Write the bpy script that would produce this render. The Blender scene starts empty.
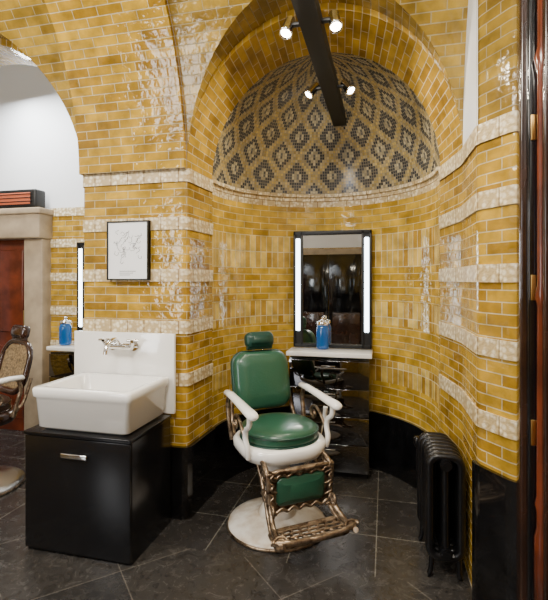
import bpy, bmesh, math, random
from mathutils import Vector, Matrix
pi=math.pi
S=bpy.context.scene
COL=S.collection
random.seed(4)

# ---------------------------------------------------------------- materials
def newmat(name):
    m=bpy.data.materials.new(name); m.use_nodes=True
    nt=m.node_tree; b=nt.nodes['Principled BSDF']
    return m,nt,b
def N(nt,t,**k):
    n=nt.nodes.new(t)
    for a,v in k.items(): setattr(n,a,v)
    return n
def M(name,col,rough=.5,metal=0,noise=0,nscale=20,bump=0,emit=None,es=0,coat=0,trans=0,ior=1.45,col2=None):
    m,nt,b=newmat(name)
    b.inputs['Base Color'].default_value=(*col,1)
    b.inputs['Roughness'].default_value=rough
    b.inputs['Metallic'].default_value=metal
    b.inputs['Coat Weight'].default_value=coat
    b.inputs['Transmission Weight'].default_value=trans
    b.inputs['IOR'].default_value=ior
    if emit:
        b.inputs['Emission Color'].default_value=(*emit,1); b.inputs['Emission Strength'].default_value=es
    if noise or bump:
        tc=N(nt,'ShaderNodeTexCoord'); nz=N(nt,'ShaderNodeTexNoise')
        nz.inputs['Scale'].default_value=nscale; nz.inputs['Detail'].default_value=6
        nt.links.new(tc.outputs['Object'],nz.inputs['Vector'])
        if noise:
            cr=N(nt,'ShaderNodeValToRGB')
            c2=col2 or tuple(c*(1-noise) for c in col)
            cr.color_ramp.elements[0].color=(*c2,1); cr.color_ramp.elements[0].position=.35
            cr.color_ramp.elements[1].color=(*col,1); cr.color_ramp.elements[1].position=.62
            nt.links.new(nz.outputs['Fac'],cr.inputs['Fac']); nt.links.new(cr.outputs['Color'],b.inputs['Base Color'])
        if bump:
            bp=N(nt,'ShaderNodeBump'); bp.inputs['Strength'].default_value=bump; bp.inputs['Distance'].default_value=.01
            nt.links.new(nz.outputs['Fac'],bp.inputs['Height']); nt.links.new(bp.outputs['Normal'],b.inputs['Normal'])
    return m
def brick(name,c1,c2,mortar,bw,rh,rough=.15,offset=.5,ms=.0028,wob=.5,orn=False,rot=0,bumpd=.004,stone=False):
    m,nt,b=newmat(name); L=nt.links.new
    uv=N(nt,'ShaderNodeUVMap'); mp=N(nt,'ShaderNodeMapping'); mp.inputs['Rotation'].default_value=(0,0,rot)
    L(uv.outputs['UV'],mp.inputs['Vector'])
    br=N(nt,'ShaderNodeTexBrick'); br.offset=offset
    L(mp.outputs['Vector'],br.inputs['Vector'])
    I=br.inputs; I['Scale'].default_value=1; I['Brick Width'].default_value=bw; I['Row Height'].default_value=rh
    I['Mortar Size'].default_value=ms; I['Mortar Smooth'].default_value=.15; I['Bias'].default_value=0
    I['Color1'].default_value=(*c1,1); I['Color2'].default_value=(*c2,1); I['Mortar'].default_value=(*mortar,1)
    nz=N(nt,'ShaderNodeTexNoise'); nz.inputs['Scale'].default_value=9 if not stone else 11; nz.inputs['Detail'].default_value=3 if not stone else 15
    if stone: nz.inputs['Roughness'].default_value=.74; nz.inputs['Distortion'].default_value=1.2
    L(mp.outputs['Vector'],nz.inputs['Vector'])
    mx=N(nt,'ShaderNodeMix',data_type='RGBA',blend_type='MULTIPLY'); mx.inputs[0].default_value=1
    cr=N(nt,'ShaderNodeValToRGB')
    lo=.60 if not stone else .55; hi=1.15 if not stone else 1.8
    if orn: lo=.88; hi=1.05
    cr.color_ramp.elements[0].color=(lo,lo,lo,1); cr.color_ramp.elements[0].position=.32
    cr.color_ramp.elements[1].color=(hi,hi,hi*.97,1); cr.color_ramp.elements[1].position=.70
    L(nz.outputs['Fac'],cr.inputs['Fac']); L(br.outputs['Color'],mx.inputs[6]); L(cr.outputs['Color'],mx.inputs[7])
    L(mx.outputs[2],b.inputs['Base Color'])
    rr=N(nt,'ShaderNodeMapRange'); rr.inputs[3].default_value=rough; rr.inputs[4].default_value=.7
    L(br.outputs['Fac'],rr.inputs[0]); L(rr.outputs[0],b.inputs['Roughness'])
    inv=N(nt,'ShaderNodeMath',operation='SUBTRACT'); inv.inputs[0].default_value=1; L(br.outputs['Fac'],inv.inputs[1])
    bp=N(nt,'ShaderNodeBump'); bp.inputs['Strength'].default_value=.9; bp.inputs['Distance'].default_value=bumpd
    L(inv.outputs[0],bp.inputs['Height'])
    n2=N(nt,'ShaderNodeTexNoise'); n2.inputs['Scale'].default_value=18 if not orn else 60
    L(mp.outputs['Vector'],n2.inputs['Vector'])
    b2=N(nt,'ShaderNodeBump'); b2.inputs['Strength'].default_value=wob; b2.inputs['Distance'].default_value=.005 if not orn else .006
    L(n2.outputs['Fac'],b2.inputs['Height']); L(bp.outputs['Normal'],b2.inputs['Normal']); L(b2.outputs['Normal'],b.inputs['Normal'])
    if stone:
        m2=N(nt,'ShaderNodeMapRange'); m2.inputs[3].default_value=.08; m2.inputs[4].default_value=.42
        L(nz.outputs['Fac'],m2.inputs[0]); L(m2.outputs[0],b.inputs['Roughness'])
    if orn:
        vo=N(nt,'ShaderNodeTexVoronoi'); vo.inputs['Scale'].default_value=40; L(mp.outputs['Vector'],vo.inputs['Vector'])
        c3=N(nt,'ShaderNodeValToRGB'); c3.color_ramp.elements[0].position=.28; c3.color_ramp.elements[0].color=(1.05,1.05,1.05,1)
        c3.color_ramp.elements[1].position=.60; c3.color_ramp.elements[1].color=(.66,.56,.40,1)
        L(vo.outputs['Distance'],c3.inputs['Fac'])
        m3=N(nt,'ShaderNodeMix',data_type='RGBA',blend_type='MULTIPLY'); m3.inputs[0].default_value=1
        L(mx.outputs[2],m3.inputs[6]); L(c3.outputs['Color'],m3.inputs[7]); L(m3.outputs[2],b.inputs['Base Color'])
    return m
MO=(.60,.50,.29)
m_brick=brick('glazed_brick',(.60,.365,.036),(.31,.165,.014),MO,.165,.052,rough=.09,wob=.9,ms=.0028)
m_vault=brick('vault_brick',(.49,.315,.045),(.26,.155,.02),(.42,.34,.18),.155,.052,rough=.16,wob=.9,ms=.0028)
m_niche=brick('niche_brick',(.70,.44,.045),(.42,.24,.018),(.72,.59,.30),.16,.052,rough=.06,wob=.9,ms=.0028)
m_sold=brick('soldier_brick',(.84,.60,.15),(.40,.21,.014),(.76,.65,.38),.052,.13,rough=.05,offset=0,wob=.7,ms=.0034)
m_band=brick('cream_band',(.88,.80,.60),(.76,.65,.45),(.30,.20,.08),.12,.092,rough=.4,orn=True,wob=.9,ms=.003)
m_plinth=M('black_marble',(.007,.007,.008),.1,noise=.6,nscale=8,coat=.3)
m_white=M('white_plaster',(.84,.85,.86),.7,bump=.05)
m_porc=M('porcelain',(.88,.87,.84),.12,coat=.5)
m_porcold=M('worn_porcelain',(.80,.77,.71),.22,noise=.3,nscale=9,col2=(.50,.41,.31))
m_blk=M('black_lacquer',(.004,.004,.005),.1,coat=.6)
m_blkm=M('black_matte',(.006,.006,.006),.42)
m_cab=M('black_laminate',(.005,.005,.006),.2)
m_glossdrawer=M('black_mirror_glass',(.17,.17,.18),.03,1)
m_green=M('green_leather',(.020,.085,.050),.3,bump=.12,nscale=90,coat=.25)
m_dgreen=M('dark_green_leather',(.008,.045,.033),.35)
m_iron=M('bronzed_iron',(.34,.26,.18),.33,.8,noise=.6,nscale=35,col2=(.07,.042,.025),bump=.4)
m_chrome=M('chrome',(.8,.8,.8),.12,1)
m_steel=M('steel',(.55,.55,.55),.3,1)
m_castiron=M('cast_iron_black',(.006,.006,.007),.28,.2,bump=.15,nscale=60)
m_wood=M('mahogany',(.17,.035,.013),.22,noise=.5,nscale=6,coat=.4)
m_dwood=M('dark_wood',(.040,.016,.009),.22,noise=.5,nscale=6,coat=.5)
m_stone=M('sandstone',(.42,.33,.22),.6,noise=.25,nscale=7,bump=.1)
m_mirror=M('mirror_glass',(.86,.88,.88),.01,1)
m_tube=M('tube_light',(1,1,1),.3,emit=(.78,.92,1),es=9)
m_lamp=M('lamp_emitter',(1,1,1),.3,emit=(1,.93,.8),es=40)
m_blue=M('blue_liquid',(.008,.16,.55),.06,trans=.5,coat=.5)
m_cane=M('cane_weave',(.30,.21,.11),.6,noise=.7,nscale=60,bump=.4)
m_rseat=M('brown_leather',(.05,.025,.015),.35)
m_orange=M('heater_element',(.4,.10,.05),.4,emit=(1,.22,.08),es=.25)
m_brass=M('brass',(.6,.38,.12),.3,1)
m_rail=M('rail_dark_grey',(.012,.013,.015),.65)
m_floorA=brick('floor_stone_tiles',(.040,.037,.034),(.026,.024,.024),(.17,.16,.14),.46,.46,offset=0,ms=.003,wob=.06,bumpd=.001,stone=True)
m_floorB=brick('floor_stone_diagonal',(.036,.033,.031),(.022,.021,.021),(.10,.09,.08),.60,.60,offset=0,ms=.003,wob=.06,rot=pi/4,bumpd=.001,stone=True)

def mosaic():
    m,nt,b=newmat('dome_mosaic'); L=nt.links.new
    uv=N(nt,'ShaderNodeUVMap'); sp=N(nt,'ShaderNodeSeparateXYZ'); L(uv.outputs['UV'],sp.inputs[0])
    def mth(op,a,bb=None):
        n=N(nt,'ShaderNodeMath',operation=op)
        for i,x in enumerate([a,bb]):
            if x is None: continue
            if isinstance(x,(int,float)): n.inputs[i].default_value=x
            else: L(x,n.inputs[i])
        return n.outputs[0]
    TX=.0200;TY=.0225
    def snap(o,T): return mth('ADD',mth('MULTIPLY',mth('FLOOR',mth('DIVIDE',o,T)),T),T/2)
    x=mth('DIVIDE',snap(sp.outputs[0],TX),.3004); y=mth('DIVIDE',snap(sp.outputs[1],TY),.315)
    a=mth('ADD',x,y); c=mth('SUBTRACT',x,y)
    fa=mth('ABSOLUTE',mth('SUBTRACT',mth('FRACT',a),.5)); fc=mth('ABSOLUTE',mth('SUBTRACT',mth('FRACT',c),.5))
    mm=mth('MAXIMUM',fa,fc)
    cr=N(nt,'ShaderNodeValToRGB'); cr.color_ramp.interpolation='CONSTANT'
    E=cr.color_ramp.elements
    tan=(.38,.30,.15,1); dark=(.045,.047,.050,1); cream=(.42,.36,.22,1); yel=(.46,.33,.10,1)
    E[0].position=0; E[0].color=(.10,.10,.09,1)
    E[1].position=.07; E[1].color=cream
    for p,cc in ((.19,dark),(.36,tan),(.455,yel)):
        e=E.new(p); e.color=cc
    L(mm,cr.inputs['Fac'])
    br=N(nt,'ShaderNodeTexBrick'); br.offset=0
    L(uv.outputs['UV'],br.inputs['Vector']); I=br.inputs
    I['Scale'].default_value=1; I['Brick Width'].default_value=TX; I['Row Height'].default_value=TY; I['Mortar Size'].default_value=.0016
    I['Color1'].default_value=(1.3,1.3,1.3,1); I['Color2'].default_value=(.6,.6,.6,1); I['Mortar'].default_value=(1.0,.95,.85,1)
    mx=N(nt,'ShaderNodeMix',data_type='RGBA',blend_type='MULTIPLY'); mx.inputs[0].default_value=1
    L(cr.outputs['Color'],mx.inputs[6]); L(br.outputs['Color'],mx.inputs[7])
    # grout: uniform grey-tan
    m4=N(nt,'ShaderNodeMix',data_type='RGBA',blend_type='MIX'); L(br.outputs['Fac'],m4.inputs[0])
    L(mx.outputs[2],m4.inputs[6]); m4.inputs[7].default_value=(.26,.23,.17,1)
    L(m4.outputs[2],b.inputs['Base Color'])
    b.inputs['Roughness'].default_value=.22
    bp=N(nt,'ShaderNodeBump'); bp.invert=True; bp.inputs['Strength'].default_value=.5; bp.inputs['Distance'].default_value=.003
    L(br.outputs['Fac'],bp.inputs['Height']); L(bp.outputs['Normal'],b.inputs['Normal'])
    return m
m_mosaic=mosaic()

# ---------------------------------------------------------------- mesh helpers
def obj(name,verts,faces,mats,uvs=None,smooth=False,parent=None,midx=None):
    me=bpy.data.meshes.new(name); me.from_pydata([tuple(v) for v in verts],[],faces); me.update()
    if not isinstance(mats,(list,tuple)): mats=[mats]
    for x in mats: me.materials.append(x)
    if uvs:
        ul=me.uv_layers.new(name='UVMap')
        for p in me.polygons:
            for li,vi in zip(p.loop_indices,p.vertices): ul.data[li].uv=uvs[vi]
    if midx:
        for p,i in zip(me.polygons,midx): p.material_index=i
    if smooth:
        for p in me.polygons: p.use_smooth=True
    o=bpy.data.objects.new(name,me); COL.objects.link(o)
    if parent: o.parent=parent
    return o
def empty(name,loc=(0,0,0),rz=0):
    e=bpy.data.objects.new(name,None); COL.objects.link(e); e.location=loc; e.rotation_euler=(0,0,rz); e.empty_display_size=.1
    return e
def bev(o,w,seg=3):
    b=o.modifiers.new('bevel','BEVEL'); b.width=w; b.segments=seg; b.limit_method='ANGLE'
    for p in o.data.polygons: p.use_smooth=True
    return o
def box(name,x0,x1,y0,y1,z0,z1,mat,parent=None,bevel=0,seg=3):
    v=[(x,y,z) for z in (z0,z1) for (x,y) in ((x0,y0),(x1,y0),(x1,y1),(x0,y1))]
    f=[(3,2,1,0),(4,5,6,7),(0,1,5,4),(1,2,6,5),(2,3,7,6),(3,0,4,7)]
    o=obj(name,v,f,mat,parent=parent)
    if bevel: bev(o,bevel,seg)
    return o
def rings(name,rs,mat,parent=None,cap0=True,cap1=True,smooth=True,closed=True):
    n=len(rs[0]); v=[p for r in rs for p in r]; f=[]
    for i in range(len(rs)-1):
        for j in range(n if closed else n-1):
            k=(j+1)%n; f.append((i*n+j,i*n+k,(i+1)*n+k,(i+1)*n+j))
    if cap0: f.append(tuple(reversed(range(n))))
    if cap1: f.append(tuple(range((len(rs)-1)*n,len(rs)*n)))
    return obj(name,v,f,mat,smooth=smooth,parent=parent)
def lathe(name,prof,c,mat,parent=None,n=40):
    return rings(name,[[(c[0]+r*math.cos(2*pi*i/n),c[1]+r*math.sin(2*pi*i/n),c[2]+z) for i in range(n)] for r,z in prof],mat,parent)
def rrect(cx,cy,w,d,r,z,n=6):
    out=[]
    for sx,sy,a0 in ((1,1,0),(-1,1,pi/2),(-1,-1,pi),(1,-1,1.5*pi)):
        for i in range(n+1):
            a=a0+pi/2*i/n
            out.append((cx+sx*(w/2-r)+r*math.cos(a),cy+sy*(d/2-r)+r*math.sin(a),z))
    return out
def tube(name,pts,r,mat,parent=None,closed=False,smoothc=True,res=4):
    cu=bpy.data.curves.new(name,'CURVE'); cu.dimensions='3D'; cu.bevel_depth=r; cu.bevel_resolution=res; cu.resolution_u=6; cu.use_fill_caps=True
    if smoothc and len(pts)>2:
        s=cu.splines.new('NURBS'); s.points.add(len(pts)-1); s.order_u=3
        for p,q in zip(s.points,pts): p.co=(*q,1)
        s.use_endpoint_u=True
    else:
        s=cu.splines.new('POLY'); s.points.add(len(pts)-1)
        for p,q in zip(s.points,pts): p.co=(*q,1)
    s.use_cyclic_u=closed
    t=bpy.data.objects.new('tmp',cu); COL.objects.link(t)
    dg=bpy.context.evaluated_depsgraph_get(); me=bpy.data.meshes.new_from_object(t.evaluated_get(dg))
    bpy.data.objects.remove(t); me.name=name; me.materials.clear(); me.materials.append(mat)
    for p in me.polygons: p.use_smooth=True
    o=bpy.data.objects.new(name,me); COL.objects.link(o)
    if parent: o.parent=parent
    return o
def offset_path(P,o):
    out=[]
    for i,p in enumerate(P):
        nn=Vector((0,0))
        for a,b in ((i-1,i),(i,i+1)):
            if a<0 or b>=len(P): continue
            d=(Vector(P[b])-Vector(P[a])).normalized(); nn+=Vector((d.y,-d.x))
        nn.normalize(); out.append((p[0]+nn.x*o,p[1]+nn.y*o))
    return out
def strip(name,P,zs,mats,midx=None,off=0,solid=False,s0=0,parent=None,v0=0):
    Q=offset_path(P,off) if off else P
    v=[];uv=[];f=[];mi=[]
    s=[s0]
    for i in range(1,len(P)): s.append(s[-1]+math.dist(P[i],P[i-1]))
    n=len(P)
    for z in zs:
        for q,ss in zip(Q,s): v.append((q[0],q[1],z)); uv.append((ss,z-v0))
    for k in range(len(zs)-1):
        for j in range(n-1):
            f.append((k*n+j,k*n+j+1,(k+1)*n+j+1,(k+1)*n+j)); mi.append(midx[k] if midx else 0)
    if solid:
        b=len(v)
        for z in (zs[0],zs[-1]):
            for q,ss in zip(P,s): v.append((q[0],q[1],z)); uv.append((ss,z-v0))
        top=(len(zs)-1)*n
        for j in range(n-1):
            f.append((b+j,b+j+1,j+1,j)); mi.append(0)
            f.append((top+j,top+j+1,b+n+j+1,b+n+j)); mi.append(mi[-1] if not midx else midx[-1])
        f.append((b,0,top,b+n)); f.append((n-1,b+n-1,b+2*n-1,top+n-1)); mi+= [0,0]
    return obj(name,v,f,mats,uvs=uv,midx=mi,smooth=False,parent=parent)
def grid(name,rows,mat,smooth=True):
    n=len(rows[0]); v=[p[:3] for r in rows for p in r]; uv=[p[3:] for r in rows for p in r]; f=[]
    for i in range(len(rows)-1):
        for j in range(n-1): f.append((i*n+j,i*n+j+1,(i+1)*n+j+1,(i+1)*n+j))
    return obj(name,v,f,mat,uvs=uv,smooth=smooth)
def rnd(P,rads,n=6):
    out=[]
    for i,p in enumerate(P):
        r=rads.get(i,0)
        if not r: out.append(p); continue
        p=Vector(p); a=(Vector(P[i-1])-p).normalized(); b=(Vector(P[i+1])-p).normalized()
        p0=p+a*r; p1=p+b*r
        for k in range(n+1):
            t=k/n; q=p0*(1-t)**2+p*2*t*(1-t)+p1*t*t; out.append((q.x,q.y))
    return out

# ---------------------------------------------------------------- room shell
SP=2.2; VW=2.62
NC=(-.43,3.0); NR=.765
nich=[(NC[0]-NR*math.cos(a),NC[1]+NR*math.sin(a)) for a in [pi*i/64 for i in range(65)]]
left=rnd([(-1.97,2.95),(-1.97,VW),(-1.212,VW),(-1.205,2.80),(-1.195,3.0)],{1:.03,2:.04})
right=rnd([(.335,3.0),(.406,VW),(.413,2.23),(.515,2.083),(.55,2.06)],{1:.04,2:.03,3:.015})
strip('wall_pier_left',left,[0,SP],m_brick)
strip('wall_pier_right',right,[0,SP],m_brick)
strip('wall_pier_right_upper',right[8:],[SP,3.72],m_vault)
strip('wall_lunette_right',[(.409,VW+.02),(.413,2.23)],[SP,3.72],m_white)
strip('wall_niche',nich,[0,.70,.87,1.15,1.33,1.60,1.86,2.11,SP],[m_niche,m_sold,m_band],[0,1,0,1,0,1,0,2],s0=.3,v0=.04)
for i,z in enumerate((.87,1.20,1.53,1.86,2.165)):
    h=.040 if i<4 else .044
    strip('trim_%d'%(2*i+1),left,[z-h,z+h],m_band,off=.008,solid=True,v0=z-.046)
    strip('trim_%d'%(2*i+2),right,[z-h,z+h],m_band,off=.008,solid=True,v0=z-.046)
strip('trim_11',nich,[2.19,2.215],m_band,off=.02,solid=True,v0=2.18)
strip('baseboard_left',left,[0,.45],m_plinth,off=.028,solid=True)
strip('baseboard_niche',nich,[0,.45],m_plinth,off=.02,solid=True)
strip('baseboard_right',right[:8],[0,.5],m_plinth,off=.012,solid=True)
strip('baseboard_pier',right[8:],[0,.66],m_plinth,off=.02,solid=True)

rows=[]
RZ=.82
for i in range(33):
    t=pi/2*i/32
    row=[]
    for j in range(65):
        a=pi*j/64
        row.append((NC[0]-NR*math.cos(a)*math.cos(t),NC[1]+NR*math.sin(a)*math.cos(t),SP+RZ*math.sin(t),NR*a,t*.80))
    rows.append(row)
grid('wall_semidome',rows,m_mosaic)
OC=-.403;OR=.81;ORZ=.88
rows=[]
for j in range(65):
    a=pi*j/64
    p=(OC-OR*math.cos(a),VW,SP+ORZ*math.sin(a)); q=(NC[0]-NR*math.cos(a),NC[1],SP+RZ*math.sin(a))
    rows.append([tuple(p[k]+(q[k]-p[k])*t for k in range(3))+((t*.38)+.02,a*.84) for t in (0,.5,1)])
grid('wall_arch_soffit',rows,m_brick)
BZ=.92
rows=[]
for j in range(65):
    a=pi*j/64
    rows.append([(OC-OR*math.cos(a),VW,SP+ORZ*math.sin(a),0,a*.84),(OC-OR*math.cos(a),VW,SP+BZ*math.sin(a)+.001,.05,a*.84)])
grid('wall_arch_face',rows,m_brick)

VC=1.32;RV=1.30;RZ1=1.5;ZT=SP+RZ1
def bay(tag,c,R,rz,uL,uR):
    n=48
    rows=[]
    for j in range(n+1):
        a=pi*j/n; z=SP+rz*math.sin(a); u=c-R*math.cos(a)
        t=math.sqrt(max(0,1-((z-SP)/RZ1)**2)); vg=VC+RV*t
        rows.append([(u,vg+(VW-vg)*k/4,z,vg+(VW-vg)*k/4,a*(R+rz)/2) for k in range(5)])
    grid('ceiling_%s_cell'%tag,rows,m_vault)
    bs=[math.asin(rz*math.sin(pi*j/n)/RZ1) for j in range(n//2+1)]
    bm=bs[-1]; bs2=bs+[bm+(pi/2-bm)*k/20 for k in range(1,21)]
    L_=[];R_=[]
    for b in bs2:
        z=SP+RZ1*math.sin(b); v=VC+RV*math.cos(b)
        ug=R*math.sqrt(max(0,1-((z-SP)/rz)**2)) if b<bm else 0
        for rr,ua,ub in ((L_,uL,c-ug),(R_,c+ug,uR)):
            rr.append([(ua+(ub-ua)*k/4,v,z,ua+(ub-ua)*k/4,b*1.4) for k in range(5)])
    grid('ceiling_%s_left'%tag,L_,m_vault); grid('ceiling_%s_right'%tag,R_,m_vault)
bay('main',OC,OR,BZ,-1.213,.63)
bay('side',-2.9,.93,1.05,-3.83,-1.97)
def rib(name,uL,uR,d=.035):
    rows=[]
    for j in range(41):
        b=pi/2*j/40
        vo,zo=VC+RV*math.cos(b),SP+RZ1*math.sin(b)
        vi,zi=VC+(RV-d)*math.cos(b),SP+(RZ1-d)*math.sin(b)
        rows.append([(uL,vo,zo,uL-d,b*1.4),(uL,vi,zi,uL,b*1.4),(uR,vi,zi,uR,b*1.4),(uR,vo,zo,uR+d,b*1.4)])
    rows.append([(uL,-2.5,ZT,uL-d,5.9),(uL,-2.5,ZT-d,uL,5.9),(uR,-2.5,ZT-d,uR,5.9),(uR,-2.5,ZT,uR+d,5.9)])
    return grid(name,rows,m_brick,smooth=False)
rib('trim_rib_left',-1.97,-1.215)
rib('trim_rib_far',-4.3,-3.83)
box('ceiling',-4.4,.7,-2.55,VC,ZT,ZT+.05,m_white)
rows=[];rows2=[]
for j in range(49):
    a=pi*j/48; u=-2.9-.93*math.cos(a)
    rows.append([(u,VW,SP+1.0*math.sin(a),0,a*.95),(u,2.95,SP+1.0*math.sin(a),.33,a*.95)])
    rows2.append([(u,VW,SP+1.0*math.sin(a),0,a*.95),(u,VW,SP+1.06*math.sin(a),.06,a*.95)])
grid('wall_side_arch_soffit',rows,m_brick); grid('wall_side_arch_face',rows2,m_brick)
box('wall_side_pier',-4.35,-3.83,VW,2.95,0,ZT,m_stone)
strip('wall_alcove',[(-3.20,3.78),(-1.9,3.78)],[0,SP],m_brick)
for i,z in enumerate((.87,1.20,1.53,1.86,2.165)):
    strip('trim_alcove_%d'%i,[(-3.20,3.78),(-1.9,3.78)],[z-.04,z+.04],m_band,off=.008,solid=True,v0=z-.046)
box('wall_alcove_upper',-5.2,-1.9,3.80,3.86,SP,4.0,m_white)
box('wall_alcove_lower',-5.2,-3.20,3.80,3.86,0,SP,m_white)
box('wall_alcove_right',-1.95,-1.9,2.95,3.8,0,4.0,m_white)
box('wall_alcove_left',-5.2,-5.15,2.6,3.8,0,4.0,m_white)
rows=[]
for j in range(33):
    a=pi*j/32
    rows.append([(-3.5-1.65*math.cos(a),2.95,SP+.25+1.35*math.sin(a),0,a),(-3.5-1.65*math.cos(a),3.82,SP+.25+1.35*math.sin(a),1,a)])
grid('ceiling_alcove',rows,m_white)
strip('wall_right',[(.61,1.15),(.61,-2.5)],[0,SP,ZT],[m_brick,m_white],[0,1])
strip('wall_right_door_side',[(.66,2.04),(.66,1.15)],[0,ZT],m_dwood)
strip('wall_back',[(.61,-2.5),(-4.3,-2.5)],[0,SP,ZT],[m_brick,m_white],[0,1])
strip('wall_left',[(-4.3,-2.5),(-4.3,VW)],[0,SP,ZT],[m_brick,m_white],[0,1])
v=[];uv=[]
for y in (-2.55,2.33,3.9):
    for x in (-5.25,.9): v.append((x,y,0)); uv.append((x+.05,y+.06))
obj('floor',v,[(0,1,3,2),(2,3,5,4)],[m_floorB,m_floorA],uvs=uv,midx=[0,1])

# ---------------------------------------------------------------- right door (mahogany)
d=empty('door_1')
box('jamb',.528,.66,1.992,2.058,0,3.6,m_dwood,d,.008)
box('jamb_bead',.548,.66,1.965,1.995,0,3.6,m_blk,d,.006)
box('jamb_inner',.585,.66,1.90,1.97,0,3.6,m_dwood,d,.008)
lathe('colonnette',[(.026,0),(.026,.5),(.018,.54),(.018,.6),(.024,.63),(.018,.66),(.016,1.4),(.024,1.44),(.016,1.48),(.016,2.3),(.028,2.36),(.016,2.4),(.016,3.4)],(.588,1.94,0),m_wood,d,20)
box('leaf',.60,.625,1.2,1.90,.0,3.0,m_wood,d,.004)
for k,(a,b) in enumerate(((.15,.8),(.9,1.75),(1.85,2.85))):
    box('panel_%d'%k,.59,.61,1.3,1.82,a,b,m_wood,d,.012)
for k,z in enumerate((.85,1.42,2.05)):
    box('hinge_%d'%k,.556,.574,1.957,1.966,z,z+.10,m_brass,d,.002)

d=empty('door_2')
box('leaf',-4.35,-3.41,3.74,3.79,0,1.90,m_wood,d,.004)
for k,(a,b) in enumerate(((.12,.85),(.98,1.8))):
    for q,(x0,x1) in enumerate(((-4.28,-3.92),(-3.84,-3.48))):
        box('panel_%d_%d'%(k,q),x0,x1,3.725,3.75,a,b,m_wood,d,.012)
box('knob_plate',-3.47,-3.44,3.715,3.745,1.0,1.2,m_brass,d,.004)
box('jamb_right',-3.41,-3.20,3.66,3.79,0,1.90,m_stone,d,.01)
box('lintel',-4.6,-3.18,3.60,3.79,1.90,2.19,m_stone,d,.015)
box('lintel_moulding',-4.62,-3.16,3.58,3.79,2.13,2.19,m_stone,d,.012)
box('jamb_left',-4.56,-4.35,3.66,3.79,0,1.90,m_stone,d,.01)
h=empty('infrared_heater')
box('housing',-4.0,-3.22,3.60,3.74,2.192,2.37,m_blkm,h,.02)
box('element_panel',-3.97,-3.28,3.592,3.602,2.225,2.335,m_orange,h,.003)
for k in range(3):
    box('guard_bar_%d'%k,-3.98,-3.26,3.584,3.594,2.245+.035*k,2.253+.035*k,m_blkm,h)

d=empty('door_3')
box('leaf_left',-1.95,-1.20,-2.49,-2.44,0,2.05,m_blk,d,.005)
box('leaf_right',-1.19,-.44,-2.49,-2.44,0,2.05,m_blk,d,.005)
for k,(x0,x1) in enumerate(((-1.87,-1.28),(-1.11,-.52))):
    box('glass_%d'%k,x0,x1,-2.445,-2.43,.9,1.95,m_blk,d,.004)
    box('panel_%d'%k,x0,x1,-2.445,-2.425,.12,.8,m_dwood,d,.01)
box('frame_left',-2.05,-1.95,-2.49,-2.40,0,2.15,m_stone,d,.01)
box('frame_right',-.44,-.34,-2.49,-2.40,0,2.15,m_stone,d,.01)
box('transom',-2.05,-.34,-2.49,-2.40,2.05,2.17,m_stone,d,.01)

# ---------------------------------------------------------------- light rail
r=empty('ceiling_spotlight_rail')
RU=-.35
box('rail',RU-.05,RU+.05,-1.5,3.60,2.72,2.80,m_rail,r,.004)
for k,(sx,y) in enumerate(((-1,2.17),(1,2.17),(-1,2.93),(1,2.93))):
    x=RU+sx*.115
    box('bracket_%d'%k,min(RU+sx*.05,x),max(RU+sx*.05,x),y-.012,y+.012,2.745,2.762,m_blkm,r,.003)
    axis=Vector((sx*.15,-.45,-.88)).normalized() if k<2 else Vector((sx*.5,-.40,-.75)).normalized(); c=Vector((x,y,2.745))
    q=axis.to_track_quat('Z','Y').to_matrix()
    def ringp(rad,t): return [tuple(c+q@Vector((rad*math.cos(2*pi*i/24),rad*math.sin(2*pi*i/24),t))) for i in range(24)]
    rings('lamp_head_%d'%k,[ringp(.020,-.06),ringp(.027,-.05),ringp(.029,.03),ringp(.033,.035),ringp(.033,.05),ringp(.027,.05),ringp(.025,.035)],m_chrome,r)
    rings('lamp_disc_%d'%k,[ringp(.0245,.036),ringp(.0245,.042)],m_lamp,r)
    ld=bpy.data.lights.new('spot_bulb_light','SPOT'); ld.energy=44 if k<2 else 34; ld.color=(1,.88,.68); ld.shadow_soft_size=.025; ld.spot_size=math.radians(140); ld.spot_blend=.8
    lo=bpy.data.objects.new('spot_bulb_light_%d'%k,ld); COL.objects.link(lo); lo.location=c+axis*.06; lo.rotation_euler=axis.to_track_quat('-Z','Y').to_euler(); lo.parent=r
for k,y in enumerate((-1.2,.8)):
    tube('hanger_%d'%k,[(RU,y,2.8),(RU,y,3.7)],.008,m_blkm,r,smoothc=False)

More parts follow.
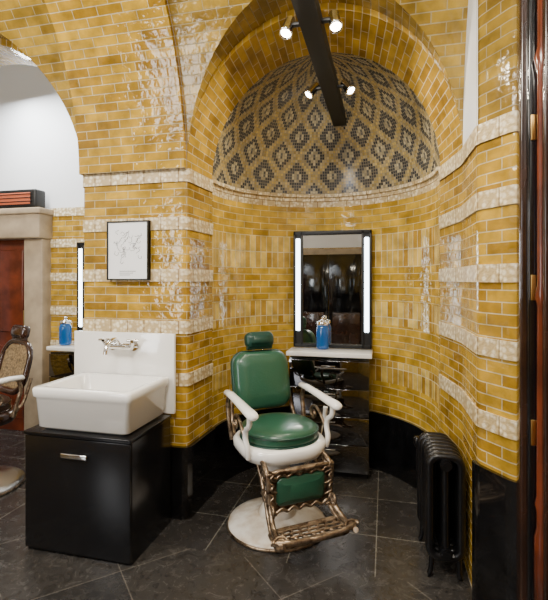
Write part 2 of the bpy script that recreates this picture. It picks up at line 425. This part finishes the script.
# ---------------------------------------------------------------- mirror stations
def station(sfx,u0,u1,vf,vb,zt,vm,ztop):
    c=empty('vanity_cabinet'+sfx)
    box('carcass',u0+.01,u1-.01,vf+.02,vb,.04,zt-.05,m_blk,c,.004)
    box('plinth',u0+.03,u1-.03,vf+.05,vb-.02,0,.04,m_blkm,c)
    box('countertop',u0-.01,u1+.01,vf-.01,vb+.0,zt-.035,zt,m_porc,c,.006)
    n=4; hh=(zt-.06-.05)/n
    for k in range(n):
        z0=.05+hh*k
        box('drawer_%d'%k,u0+.012,u1-.012,vf,vf+.02,z0+.004,z0+hh-.004,m_glossdrawer,c,.002)
        tube('pull_%d'%k,[((u0+u1)/2-.05,vf,z0+hh*.8),((u0+u1)/2-.05,vf-.012,z0+hh*.8),((u0+u1)/2+.05,vf-.012,z0+hh*.8),((u0+u1)/2+.05,vf,z0+hh*.8)],.003,m_steel,c,smoothc=False)
    m=empty('illuminated_mirror'+sfx)
    x0,x1=u0,u1; z0=zt+.003
    box('backing',x0,x1,vm,vm+.025,z0,ztop,m_blkm,m)
    box('mirror_pane',x0+.075,x1-.075,vm-.004,vm,z0+.03,ztop-.035,m_mirror,m)
    box('frame_top',x0,x1,vm-.015,vm+.0,ztop-.03,ztop,m_blkm,m,.003)
    box('frame_bottom',x0,x1,vm-.015,vm+.0,z0,z0+.025,m_blkm,m,.003)
    for k,(a,b) in enumerate(((x0,x0+.016),(x0+.06,x0+.078),(x1-.078,x1-.06),(x1-.016,x1))):
        box('frame_side_%d'%k,a,b,vm-.015,vm,z0,ztop,m_blkm,m,.003)
    for k,xx in enumerate((x0+.038,x1-.038)):
        box('tube_%d'%k,xx-.018,xx+.018,vm-.02,vm-.002,z0+.13,ztop-.06,m_tube,m,.008)
station('',-.735,-.105,3.41,3.685,.95,3.655,1.90)
station('.001',-2.86,-2.12,3.34,3.75,.92,3.735,1.86)
def bottle(sfx,x,y,z):
    b=empty('disinfectant_jar'+sfx)
    lathe('jar',[(.04,0),(.05,.006),(.052,.02),(.052,.16),(.045,.18),(.04,.19)],(x,y,z),m_blue,b,32)
    lathe('lid',[(.042,.19),(.046,.193),(.046,.215),(.03,.222),(.012,.226),(.012,.24),(.016,.245),(.010,.255)],(x,y,z),m_chrome,b,32)
bottle('',-.485,3.58,.951); bottle('.001',-2.77,3.45,.921)

# ---------------------------------------------------------------- wash basin
c=empty('washbasin_cabinet')
box('carcass',-1.943,-1.291,2.115,2.555,.0,.645,m_cab,c,.004)
box('top',-1.95,-1.285,2.09,2.555,.645,.665,m_cab,c,.003)
box('door_panel',-1.943,-1.291,2.096,2.114,.02,.64,m_cab,c,.003)
box('handle_plate',-1.70,-1.54,2.076,2.086,.540,.566,m_chrome,c,.004)
for k,x in enumerate((-1.68,-1.56)):
    box('handle_post_%d'%k,x-.008,x+.008,2.084,2.098,.546,.560,m_chrome,c)
b=empty('washbasin')
cx,cy=-1.603,2.325
rings('basin',[rrect(cx,cy,.52,.36,.04,.667),rrect(cx,cy,.57,.405,.025,.685),rrect(cx,cy,.59,.425,.022,.845),rrect(cx,cy,.612,.447,.022,.855),rrect(cx,cy,.617,.452,.022,.893),rrect(cx,cy,.607,.442,.022,.903),
  rrect(cx,cy,.53,.36,.04,.903),rrect(cx,cy,.515,.345,.045,.893),rrect(cx,cy,.48,.31,.06,.74),rrect(cx,cy,.40,.24,.07,.715),rrect(cx,cy,.06,.06,.029,.705)],m_porc,b)
lathe('drain',[(.001,0),(.03,.0),(.03,.006),(.001,.007)],(cx,cy,.705),m_chrome,b,24)
box('splashback',-1.99,-1.272,2.562,2.588,.667,1.165,m_porc,b,.004)
f=empty('wall_faucet')
fx,fy,fz=-1.62,2.562,1.085
tube('body',[(fx-.09,fy-.055,fz),(fx+.09,fy-.055,fz)],.021,m_chrome,f,smoothc=False)
for k,sx in enumerate((-1,1)):
    tube('inlet_%d'%k,[(fx+sx*.075,fy,fz),(fx+sx*.075,fy-.055,fz)],.014,m_chrome,f,smoothc=False)
    tube('rosette_%d'%k,[(fx+sx*.075,fy,fz),(fx+sx*.075,fy-.012,fz)],.034,m_chrome,f,smoothc=False)
    tube('stem_%d'%k,[(fx+sx*.085,fy-.055,fz),(fx+sx*.10,fy-.065,fz+.03)],.013,m_chrome,f,smoothc=False)
    for q in range(2):
        a=q*pi/2+.4
        dx,dy=.034*math.cos(a),.034*math.sin(a)
        tube('cross_%d_%d'%(k,q),[(fx+sx*.10-dx,fy-.065-dy,fz+.038),(fx+sx*.10+dx,fy-.065+dy,fz+.038)],.009,m_chrome,f,smoothc=False)
    lathe('cap_%d'%k,[(.014,0),(.016,.014),(.005,.022)],(fx+sx*.10,fy-.065,fz+.03),m_porc,f,16)
tube('spout',[(fx,fy-.055,fz),(fx,fy-.08,fz+.05),(fx,fy-.13,fz+.05),(fx,fy-.19,fz+.02),(fx,fy-.20,fz-.03)],.013,m_chrome,f)

# framed print with a pen drawing
p=empty('framed_print')
m_paper=M('print_paper',(.95,.96,.97),.35); m_ink=M('ink_grey',(.12,.12,.13),.6)
x0,x1,z0,z1=-1.757,-1.460,1.50,1.88
box('backing',x0,x1,2.588,2.611,z0,z1,m_blkm,p)
box('paper',x0+.008,x1-.008,2.584,2.588,z0+.008,z1-.008,m_paper,p)
for k in range(30):
    cx_=x0+.07+random.random()*.16; cz_=z0+.14+random.random()*.17
    pts=[]; px,pz=cx_,cz_; an=random.random()*6
    for i in range(8):
        pts.append((px,2.5835,pz)); an+=random.uniform(-1.6,1.6); px+=.010*math.cos(an); pz+=.010*math.sin(an)
        px=min(max(px,x0+.05),x1-.05); pz=min(max(pz,z0+.09),z1-.06)
    tube('stroke_%d'%k,pts,.0011,m_ink,p,res=1)
for k in range(3):
    box('caption_%d'%k,x0+.09,x1-.09-.02*k,2.5828,2.584,z0+.055-.012*k,z0+.058-.012*k,m_ink,p)
for k,(a,b_,cc,dd) in enumerate(((x0,x1,z0,z0+.008),(x0,x1,z1-.008,z1),(x0,x0+.008,z0,z1),(x1-.008,x1,z0,z1))):
    box('frame_%d'%k,a,b_,2.575,2.60,cc,dd,m_blkm,p,.002)

# ---------------------------------------------------------------- radiator
r=empty('cast_iron_radiator')
U0,U1=.218,.368
for k in range(7):
    y=2.40+.052*k
    if y>2.66: pass
    lp=[]
    s_=-max(0,(y-2.60))*.18
    for (uu,zz,a0) in ((U1,.61,0),(U0,.61,pi/2),(U0,.11,pi),(U1,.11,1.5*pi)):
        s=1 if uu==U0 else -1; t=-1 if zz>.3 else 1
        for i in range(6):
            a=a0+pi/2*i/5; lp.append((uu+s_+s*.045+.045*math.cos(a),y,zz+t*.045+.045*math.sin(a)))
    tube('section_%d'%k,lp,.021,m_castiron,r,closed=True,smoothc=False,res=3)
    tube('section_mid_%d'%k,[((U0+U1)/2+s_,y,.11),((U0+U1)/2+s_,y,.61)],.019,m_castiron,r,smoothc=False,res=3)
    if k in (0,6):
        for q,uu in enumerate((U0+.01,U1-.01)):
            tube('foot_%d_%d'%(k,q),[(uu+s_,y,.14),(uu+s_,y,.06),(uu+s_-(.012 if q==0 else -.004),y,.012),(uu+s_-(.02 if q==0 else -.004),y,.012)],.013,m_castiron,r)
for k,z in enumerate((.14,.58)):
    tube('hub_%d'%k,[((U0+U1)/2,2.365,z),((U0+U1)/2,2.74,z)],.03,m_castiron,r,smoothc=False)
    tube('plug_%d'%k,[((U0+U1)/2,2.35,z),((U0+U1)/2,2.37,z)],.022,m_castiron,r,smoothc=False)
tube('valve_pipe',[((U0+U1)/2,2.74,.53),(.23,2.77,.53),(.20,2.78,.53),(.185,2.78,.50),(.185,2.78,.38)],.009,m_castiron,r,smoothc=False)
tube('valve_drop_pipe',[(.185,2.78,.38),(.21,2.78,.34),(.25,2.78,.34),(.26,2.78,.30),(.26,2.78,.0)],.009,m_castiron,r,smoothc=False)
lathe('valve_knob',[(.012,-.03),(.020,-.02),(.024,.0),(.024,.02),(.018,.03)],(.185,2.78,.545),m_castiron,r,20)

# ---------------------------------------------------------------- barber chair
def slab(name,w,h,t,r,mat,parent,mtx,bulge=.02,n=6):
    def R(w,h,r,y): return [tuple(mtx@Vector((p[0],y,p[1]))) for p in rrect(0,0,w,h,r,0,n)]
    rs=[R(w-.02,h-.02,max(r-.01,.005),t*.5),R(w,h,r,t*.35),R(w,h,r,-t*.25),R(w-.02,h-.02,max(r-.01,.005),-t*.45),R(w-.06,h-.06,max(r-.03,.005),-t*.5-bulge*.5),R(w*.55,h*.55,r*.5,-t*.5-bulge)]
    return rings(name,rs,mat,parent)
def chair(sfx,loc,rz,cane=False):
    e=empty('barber_chair'+sfx,loc,rz)
    lathe('base_disc',[(.30,0),(.305,.012),(.295,.028),(.25,.042),(.16,.06),(.12,.075),(.10,.10)],(0,0,0),m_porcold if not cane else m_steel,e,56)
    lathe('base_ring',[(.306,.0),(.312,.006),(.308,.016),(.30,.018)],(0,0,0),m_iron,e,56)
    lathe('pedestal',[(.115,.06),(.12,.075),(.10,.11),(.082,.14),(.08,.24),(.095,.27),(.095,.30),(.08,.32),(.078,.40),(.12,.45),(.16,.475)],(0,0,0),m_porcold if not cane else m_steel,e,40)
    lathe('pedestal_collar',[(.10,.255),(.108,.265),(.108,.295),(.10,.305)],(0,0,0),m_chrome,e,40)
    sy=-.03
    rings('seat_apron',[rrect(0,sy,.40,.40,.17,.455,8),rrect(0,sy,.49,.48,.19,.468,8),rrect(0,sy,.53,.52,.21,.50,8),rrect(0,sy,.535,.525,.215,.535,8),rrect(0,sy,.51,.50,.21,.55,8),rrect(0,sy,.49,.48,.20,.552,8)],m_porc if not cane else m_dwood,e)
    sm=m_rseat if cane else m_green
    rings('seat_cushion',[rrect(0,sy,.42,.42,.19,.545,8),rrect(0,sy,.455,.455,.21,.553,8),rrect(0,sy,.465,.465,.22,.575,8),rrect(0,sy,.465,.465,.22,.595,8),rrect(0,sy,.45,.45,.21,.618,8),rrect(0,sy,.40,.40,.19,.632,8),rrect(0,sy,.25,.25,.12,.645,8),rrect(0,sy,.05,.05,.024,.648,8)],sm,e)
    for k,z in enumerate((.556,.604)):
        pts=rrect(0,sy,.468,.468,.222,z,8); tube('piping_%d'%k,pts,.005,m_dgreen if not cane else m_dwood,e,closed=True,smoothc=False)
    tilt=math.radians(-14)
    mt=Matrix.Translation((0,.255,.835))@Matrix.Rotation(tilt,4,'X')
    if not cane:
        slab('backrest_frame',.405,.385,.035,.09,m_dgreen,e,Matrix.Translation((0,.02,0))@mt,0)
        slab('backrest',.385,.37,.075,.085,m_green,e,mt,.022)
    else:
        slab('backrest',.35,.33,.012,.09,m_cane,e,mt,.002)
        pts=[tuple(mt@Vector((p[0],0,p[1]))) for p in rrect(0,0,.40,.38,.14,0,8)]
        tube('backrest_frame',pts,.022,m_dwood,e,closed=True,smoothc=False)
    for k,x in enumerate((-.035,.035)):
        tube('headrest_post_%d'%k,[(x,.285,.85),(x,.325,1.0),(x,.335,1.10)],.008,m_chrome,e)
    hm=Matrix.Translation((0,.305,1.095))@Matrix.Rotation(tilt*.8,4,'X')
    slab('headrest',.20,.105,.06,.04,m_dgreen if not cane else m_dwood,e,hm,.012)
    tube('headrest_roll',[(-.09,.30,1.045),(.09,.30,1.045)],.016,m_dgreen if not cane else m_dwood,e,smoothc=False)
    for k,sx in enumerate((-1,1)):
        x=sx*.262
        def arm(s,zz,y,w): return [(x+w*.5*math.cos(a),y,zz+s*math.sin(a)) for a in [2*pi*i/16 for i in range(16)]]
        prof=[(.010,.785,.20,.03),(.018,.79,.185,.05),(.020,.792,.10,.055),(.020,.782,-.05,.06),(.021,.772,-.18,.068),(.023,.768,-.25,.072),(.021,.762,-.285,.062),(.010,.758,-.298,.03)]
        rings('arm_pad_%d'%k,[arm(*q) for q in prof],m_porc,e)
        tube('arm_front_support_%d'%k,[(x,-.22,.755),(x,-.235,.70),(x,-.16,.66),(x,-.15,.60),(x*.98,-.19,.55),(x*.95,-.17,.50)],.016,m_porc,e)
        tube('arm_rear_support_%d'%k,[(x,.15,.78),(x,.19,.72),(x,.15,.62),(x*.95,.13,.51)],.014,m_iron,e)
        tube('arm_scroll_%d'%k,[(x,-.14,.60),(x,-.06,.69),(x,.03,.70),(x,.06,.64),(x,.01,.61),(x,-.01,.65),(x,.02,.66)],.009,m_iron,e)
        tube('back_bracket_%d'%k,[(x*.9,.10,.52),(x*.85,.20,.56),(x*.8,.25,.66),(x*.78,.28,.76)],.012,m_iron,e)
        x=sx*.185
        tube('leg_side_%d'%k,[(x,-.20,.50),(x*1.05,-.30,.475),(x*1.05,-.335,.42),(x,-.315,.34),(x,-.345,.26),(x*1.1,-.42,.20),(x*1.1,-.52,.19)],.015,m_iron,e)
        tube('leg_rear_%d'%k,[(x,-.14,.47),(x*.95,-.18,.38),(x*1.0,-.27,.30),(x*1.0,-.30,.22),(x*1.1,-.40,.165)],.012,m_iron,e)
        for q,(cy_,cz,rr) in enumerate(((-.245,.42,.05),(-.255,.31,.04),(-.36,.27,.035))):
            pts=[]
            for i in range(22):
                a=i*.5; rad=rr*(1-i/26); pts.append((x,cy_+rad*math.cos(a),cz+rad*math.sin(a)))
            tube('leg_scroll_%d_%d'%(k,q),pts,.008,m_iron,e)
        tube('foot_cross_arm_%d'%k,[(x*1.1,-.38,.17),(x*1.2,-.50,.175),(x*1.2,-.54,.185),(x*1.1,-.56,.20)],.014,m_iron,e)
        for q in range(4):
            zz=.24+.06*q
            tube('side_filigree_%d_%d'%(k,q),[(x*.8,-.335,zz),(x*1.08,-.345,zz+.02),(x*.85,-.345,zz+.045),(x*1.05,-.335,zz+.06)],.006,m_iron,e)
    pm=Matrix.Translation((0,-.325,.355))@Matrix.Rotation(math.radians(6),4,'X')
    slab('leg_panel_frame',.36,.245,.02,.04,m_iron,e,Matrix.Translation((0,.012,0))@pm,0)
    slab('leg_panel',.29,.16,.03,.03,m_green if not cane else m_cane,e,pm,.012)
    for k,z in enumerate((.262,.448)):
        pts=[(x_, -.342, z+.010*math.sin(x_*90)) for x_ in [-.17+.34*i/24 for i in range(25)]]
        tube('panel_ornament_%d'%k,pts,.008,m_iron,e)
    tube('panel_top_bar',[(-.20,-.33,.462),(-.1,-.345,.475),(0,-.35,.465),(.1,-.345,.475),(.20,-.33,.462)],.013,m_iron,e)
    tube('footrest_rim',rrect(0,-.45,.38,.15,.03,.178,5),.012,m_iron,e,closed=True,smoothc=False)
    for k in range(4):
        y=-.50+.034*k
        tube('footrest_rib_%d'%k,[(-.18,y,.182),(.18,y,.182)],.007,m_iron,e,smoothc=False)
    for k in range(7):
        xx=-.155+.052*k
        tube('footrest_web_%d'%k,[(xx,-.52,.176),(xx+.02,-.49,.176),(xx-.02,-.45,.176),(xx+.02,-.41,.176),(xx,-.38,.176)],.009,m_iron,e)
    tube('footrest_front_bar',[(-.25,-.50,.20),(-.18,-.545,.207),(-.08,-.535,.195),(0,-.555,.20),(.08,-.535,.195),(.18,-.545,.207),(.25,-.50,.20)],.014,m_iron,e)
    for k,sx in enumerate((-1,1)):
        pts=[]
        for i in range(20):
            a=i*.5; rad=.045*(1-i/24); pts.append((sx*(.20+rad*math.cos(a)),-.52+rad*math.sin(a)*.6,.205+.3*rad*math.sin(a)))
        tube('footrest_scroll_%d'%k,pts,.009,m_iron,e)
    tube('lever',[(.09,.03,.28),(.20,.02,.30),(.29,.0,.40),(.315,-.02,.56),(.32,-.03,.66)],.009,m_chrome,e)
    tube('lever_grip',[(.318,-.025,.60),(.322,-.035,.69)],.015,m_porc,e,smoothc=False)
    return e
chair('',(-.648,2.70,0),math.radians(37))
chair('.001',(-2.88,2.66,0),math.radians(-20),cane=True)

# ---------------------------------------------------------------- lights
def area(name,loc,size,energy,col,target):
    ld=bpy.data.lights.new(name,'AREA'); ld.shape='RECTANGLE'; ld.size=size[0]; ld.size_y=size[1]; ld.energy=energy; ld.color=col
    o=bpy.data.objects.new(name,ld); COL.objects.link(o); o.location=loc
    o.rotation_euler=(Vector(target)-Vector(loc)).to_track_quat('-Z','Y').to_euler(); return o
area('ceiling_lamp_main',(-.5,-.2,3.55),(1.0,.5),105,(1,.93,.81),(-.5,1.6,.6))  # added soft fill under the vault behind the camera, no fixture modelled
area('ceiling_lamp_side',(-2.7,.2,3.5),(.8,.6),82,(1,.94,.85),(-2.3,2.4,1))  # added fill for the left bay, not an actual ceiling fixture
area('window_light_back',(-3.1,-2.4,1.8),(1.2,1.8),105,(.95,.97,1),(-1.2,2,1.4))  # added large fill before the back wall, which has no window
area('alcove_lamp',(-3.3,3.25,3.3),(.8,.4),48,(.95,.98,1),(-3.1,3.5,0))  # added fill to brighten the alcove's white plaster, no real lamp here
W=bpy.data.worlds.new('world'); S.world=W; W.use_nodes=True
W.node_tree.nodes['Background'].inputs[0].default_value=(.9,.93,1,1); W.node_tree.nodes['Background'].inputs[1].default_value=.3

# ---------------------------------------------------------------- camera
cd=bpy.data.cameras.new('camera'); cam=bpy.data.objects.new('camera',cd); COL.objects.link(cam)
cam.location=(0,0,1.5); cam.rotation_euler=(pi/2,0,math.asin(.24))
cd.sensor_fit='VERTICAL'; cd.sensor_height=24; cd.lens=450/600*24
cd.shift_y=-20/600; cd.clip_start=.05
S.camera=cam
